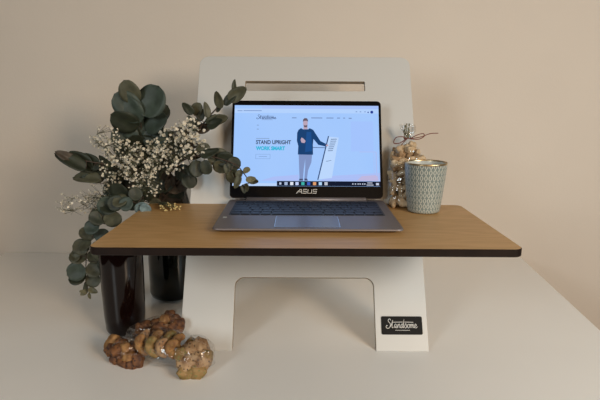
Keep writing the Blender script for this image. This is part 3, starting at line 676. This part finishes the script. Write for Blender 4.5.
# bag on the shelf, leaning on the panel
z0 = HS
def sp(t, off=0): # along the bag, t in metres up
    return (.2205+t*.09, 1.024+t*1.03*.46+off, z0+.001+t*1.04)
sb = bag('snack_bag', (.2235, 1.026, z0), [((.2235, 1.026, z0+.002), .022, .016), (sp(.012), .034, .020), (sp(.04), .0365, .022), (sp(.075), .035, .022), (sp(.108), .026, .018), (sp(.122), .014, .011), (sp(.13), .006, .006, .15), (sp(.135), .0055, .005, .2), (sp(.146), .011, .008, .3), (sp(.158), .014, .010, .35)],
         'clear bag of beige biscuits tied with brown twine behind the cup', 3)
tw = Vector((.2235, 1.026, z0)); nk = Vector(sp(.132))
m_twine = mat('brown_twine', (.17, .045, .03), .7)
bm = bmesh.new()
tube(bm, [nk-tw+Vector((.0075*math.cos(a), .0075*math.sin(a), .001*math.sin(3*a))) for a in [2*PI*i/14 for i in range(15)]], .0012)
tube(bm, crom([nk-tw+Vector(v) for v in ((.004, -.008, 0), (.016, -.010, .007), (.030, -.010, .011), (.033, -.009, .005), (.022, -.009, -.001), (.006, -.008, -.001))], 6), .0010)
tube(bm, crom([nk-tw+Vector(v) for v in ((-.004, -.008, 0), (-.014, -.010, .004), (-.027, -.010, .002), (-.031, -.009, -.009), (-.020, -.009, -.010), (-.006, -.008, -.002))], 6), .0010)
tube(bm, crom([nk-tw+Vector(v) for v in ((.004, -.009, 0), (.025, -.012, .004), (.045, -.012, .011), (.062, -.012, .012))], 6), .0009)
tube(bm, crom([nk-tw+Vector(v) for v in ((-.003, -.009, 0), (-.014, -.012, -.012), (-.022, -.012, -.028))], 6), .0009)
obj('twine_bow', bm, m_twine, sb, True)['label'] = 'thin reddish brown twine bow'
m_herb = mat('dried_herb', (.20, .19, .12), .8)
bm = bmesh.new()
for i in range(22):
    a = Vector((rnd.uniform(-.009, .006), rnd.uniform(-.006, .004), rnd.uniform(-.002, .03)))
    tube(bm, [nk-tw+Vector((0, -.004, 0)), nk-tw+a*.6, nk-tw+a], .0006, .0004, 4)
    bmesh.ops.create_icosphere(bm, subdivisions=1, radius=rnd.uniform(.0015, .0028), matrix=Matrix.Translation(nk-tw+a) @ Matrix.Diagonal((.7, .7, 1.4, 1)))
obj('dried_sprig', bm, m_herb, sb)['label'] = 'grey green dried sprig tucked in the neck'
protos = [crescent(.012, .0062, 3.4, 1, BS[0]), crescent(.010, .0055, 4.0, 2, BS[1]), nugget(.013, .010, .007, 3, BS[0]), crescent(.014, .0058, 2.4, 4, BS[0]), nugget(.011, .010, .008, 5, BS[0])]
pl = []
tries = 0
while len(pl) < 80 and tries < 9000:
    tries += 1
    t = rnd.uniform(.008, .117); rx = .031*min(1, (.132-t)/.035)*min(1, (t+.02)/.03); ry = .016*min(1, (.132-t)/.035)
    a = rnd.uniform(0, 2*PI); k = math.sqrt(rnd.random())
    c0 = sp(t); p = Vector((c0[0]+rx*k*math.cos(a), c0[1]+ry*k*math.sin(a), c0[2]))
    if all((p-q).length > .0112 for q in pl): pl.append(p)
for i, p in enumerate(pl):
    place(protos[i % 5], p, (rnd.uniform(0, 6), rnd.uniform(0, 6), rnd.uniform(0, 6)), 'small beige curled biscuit inside the tied bag behind the cup', 'biscuits in the tied bag on the shelf')

# bags lying on the table
G1 = 'biscuits in the clear bag lying in front of the vase'
fb = bag('biscuit_bag', (-.245, .855, 0), [
   ((-.350, .872, .020), .004, .004, .2), ((-.345, .872, .021), .016, .013, .1), ((-.328, .870, .023), .024, .021, .08), ((-.306, .868, .024), .025, .022, .08), ((-.288, .866, .026), .022, .022, .1), ((-.272, .862, .031), .028, .029, .07),
   ((-.248, .857, .034), .033, .033), ((-.222, .850, .033), .033, .032), ((-.205, .843, .030), .029, .029, .09), ((-.188, .838, .031), .032, .030), ((-.170, .834, .029), .029, .027), ((-.155, .832, .025), .015, .015), ((-.151, .832, .025), .004, .004)],
   'long clear bag of golden crescent biscuits lying on the table by the left leg', 5)
def bis(me, u, v, y, rot, lab, grp): place(me, at(u, v, y), rot, lab, grp)
cr = [crescent(.0165, .0090, 3.1, 21, BM[0]), crescent(.0170, .0085, 2.9, 22, BM[1]), crescent(.0160, .0088, 3.2, 23, BM[3])]
ng = [nugget(.021, .018, .018, 31, BM[1]), nugget(.017, .015, .013, 32, BM[3]), nugget(.015, .012, .012, 33, BM[2]), nugget(.018, .013, .012, 34, BM[0])]
rr3 = lambda: (rnd.uniform(0, 6), rnd.uniform(0, 6), rnd.uniform(0, 6))
L1 = 'curved golden biscuit standing in the middle of the clear bag'
for u, v, y, tl, me in ((142, 345, .848, .25, cr[0]), (152, 347, .836, .12, cr[2]), (162, 348, .832, .0, cr[1]), (172, 349, .828, -.1, cr[0]), (147, 340, .872, .3, cr[1]), (158, 340, .868, 0, cr[0]), (169, 341, .862, -.2, cr[2]), (178, 343, .850, -.2, cr[0])):
    bis(me, u, v, y, (PI/2+rnd.uniform(-.25, .1), tl, PI+rnd.uniform(-.3, .5)), L1, G1)
L2 = 'pale round biscuit with dark specks at the right end of the clear bag'
for u, v, y, me in ((190, 353, .842, ng[0]), (187, 364, .822, ng[0]), (200, 362, .826, ng[0]), (200, 350, .848, ng[0]), (192, 346, .862, ng[1]), (197, 371, .815, ng[1]), (182, 355, .832, ng[1]), (186, 372, .812, ng[1]), (205, 357, .835, ng[1])):
    bis(me, u, v, y, rr3(), L2, 'speckled biscuits in the clear bag')
L3 = 'small brown biscuit piece in the left end of the clear bag'
for u, v, y, me in ((112, 350, .872, ng[2]), (121, 345, .872, ng[2]), (117, 357, .862, ng[2]), (126, 351, .862, ng[3]), (124, 362, .852, ng[2]), (131, 357, .855, ng[3]), (133, 348, .868, ng[2]), (112, 344, .882, ng[3]), (131, 366, .845, ng[2]), (138, 360, .848, ng[2]), (118, 350, .858, ng[2])):
    bis(me, u, v, y, rr3(), L3, 'brown biscuit pieces in the clear bag')
L4 = 'dark brown biscuit lying behind the clear bag against the vase'
for u, v, y, me in ((140, 336, .905, ng[2]), (148, 334, .905, ng[2]), (157, 333, .908, ng[3]), (166, 330, .908, ng[2]), (174, 329, .908, ng[2]), (148, 327, .925, ng[2]), (157, 325, .925, ng[2]), (166, 322, .925, ng[3]), (174, 320, .928, ng[2]), (179, 325, .915, ng[2]), (140, 331, .915, ng[2]), (170, 317, .935, ng[2]), (161, 329, .9, ng[2])):
    bis(me, u, v, y, rr3(), L4, 'biscuits in the rear bag')
bb = bag('biscuit_bag', (-.275, .915, 0), [
   ((-.335, .902, .030), .004, .004, .2), ((-.328, .903, .030), .014, .014, .1), ((-.300, .909, .036), .020, .023), ((-.275, .914, .041), .021, .026), ((-.250, .918, .044), .020, .027), ((-.236, .920, .046), .014, .017), ((-.232, .920, .046), .003, .003)],
   'clear bag of dark brown biscuits lying between the front bag and the vase', 9)
# tie of the bags with crinkled cellophane
bm = bmesh.new()
q = random.Random(4); c0 = at(136, 338, .865); fl = fb.location
for i in range(12):
    a = q.uniform(0, 2*PI); d = Vector((-1+q.uniform(-.2, 1.0), q.uniform(-.7, .3), q.uniform(-.2, .6))).normalized(); s = d.orthogonal().normalized(); L = q.uniform(.014, .028)
    for k in range(4):
        pass
    prev = None
    for k in range(6):
        t = k/5; p = c0+d*L*t+s*.003*math.sin(5*t+i); wv = .002+.007*t
        A, B = bm.verts.new(p+s.cross(d)*wv-fl), bm.verts.new(p-s.cross(d)*wv+s*.002*math.sin(9*t)-fl)
        if prev: bm.faces.new((prev[0], prev[1], B, A))
        prev = (A, B)
obj('crinkled_end', bm, m_cello, fb, True)
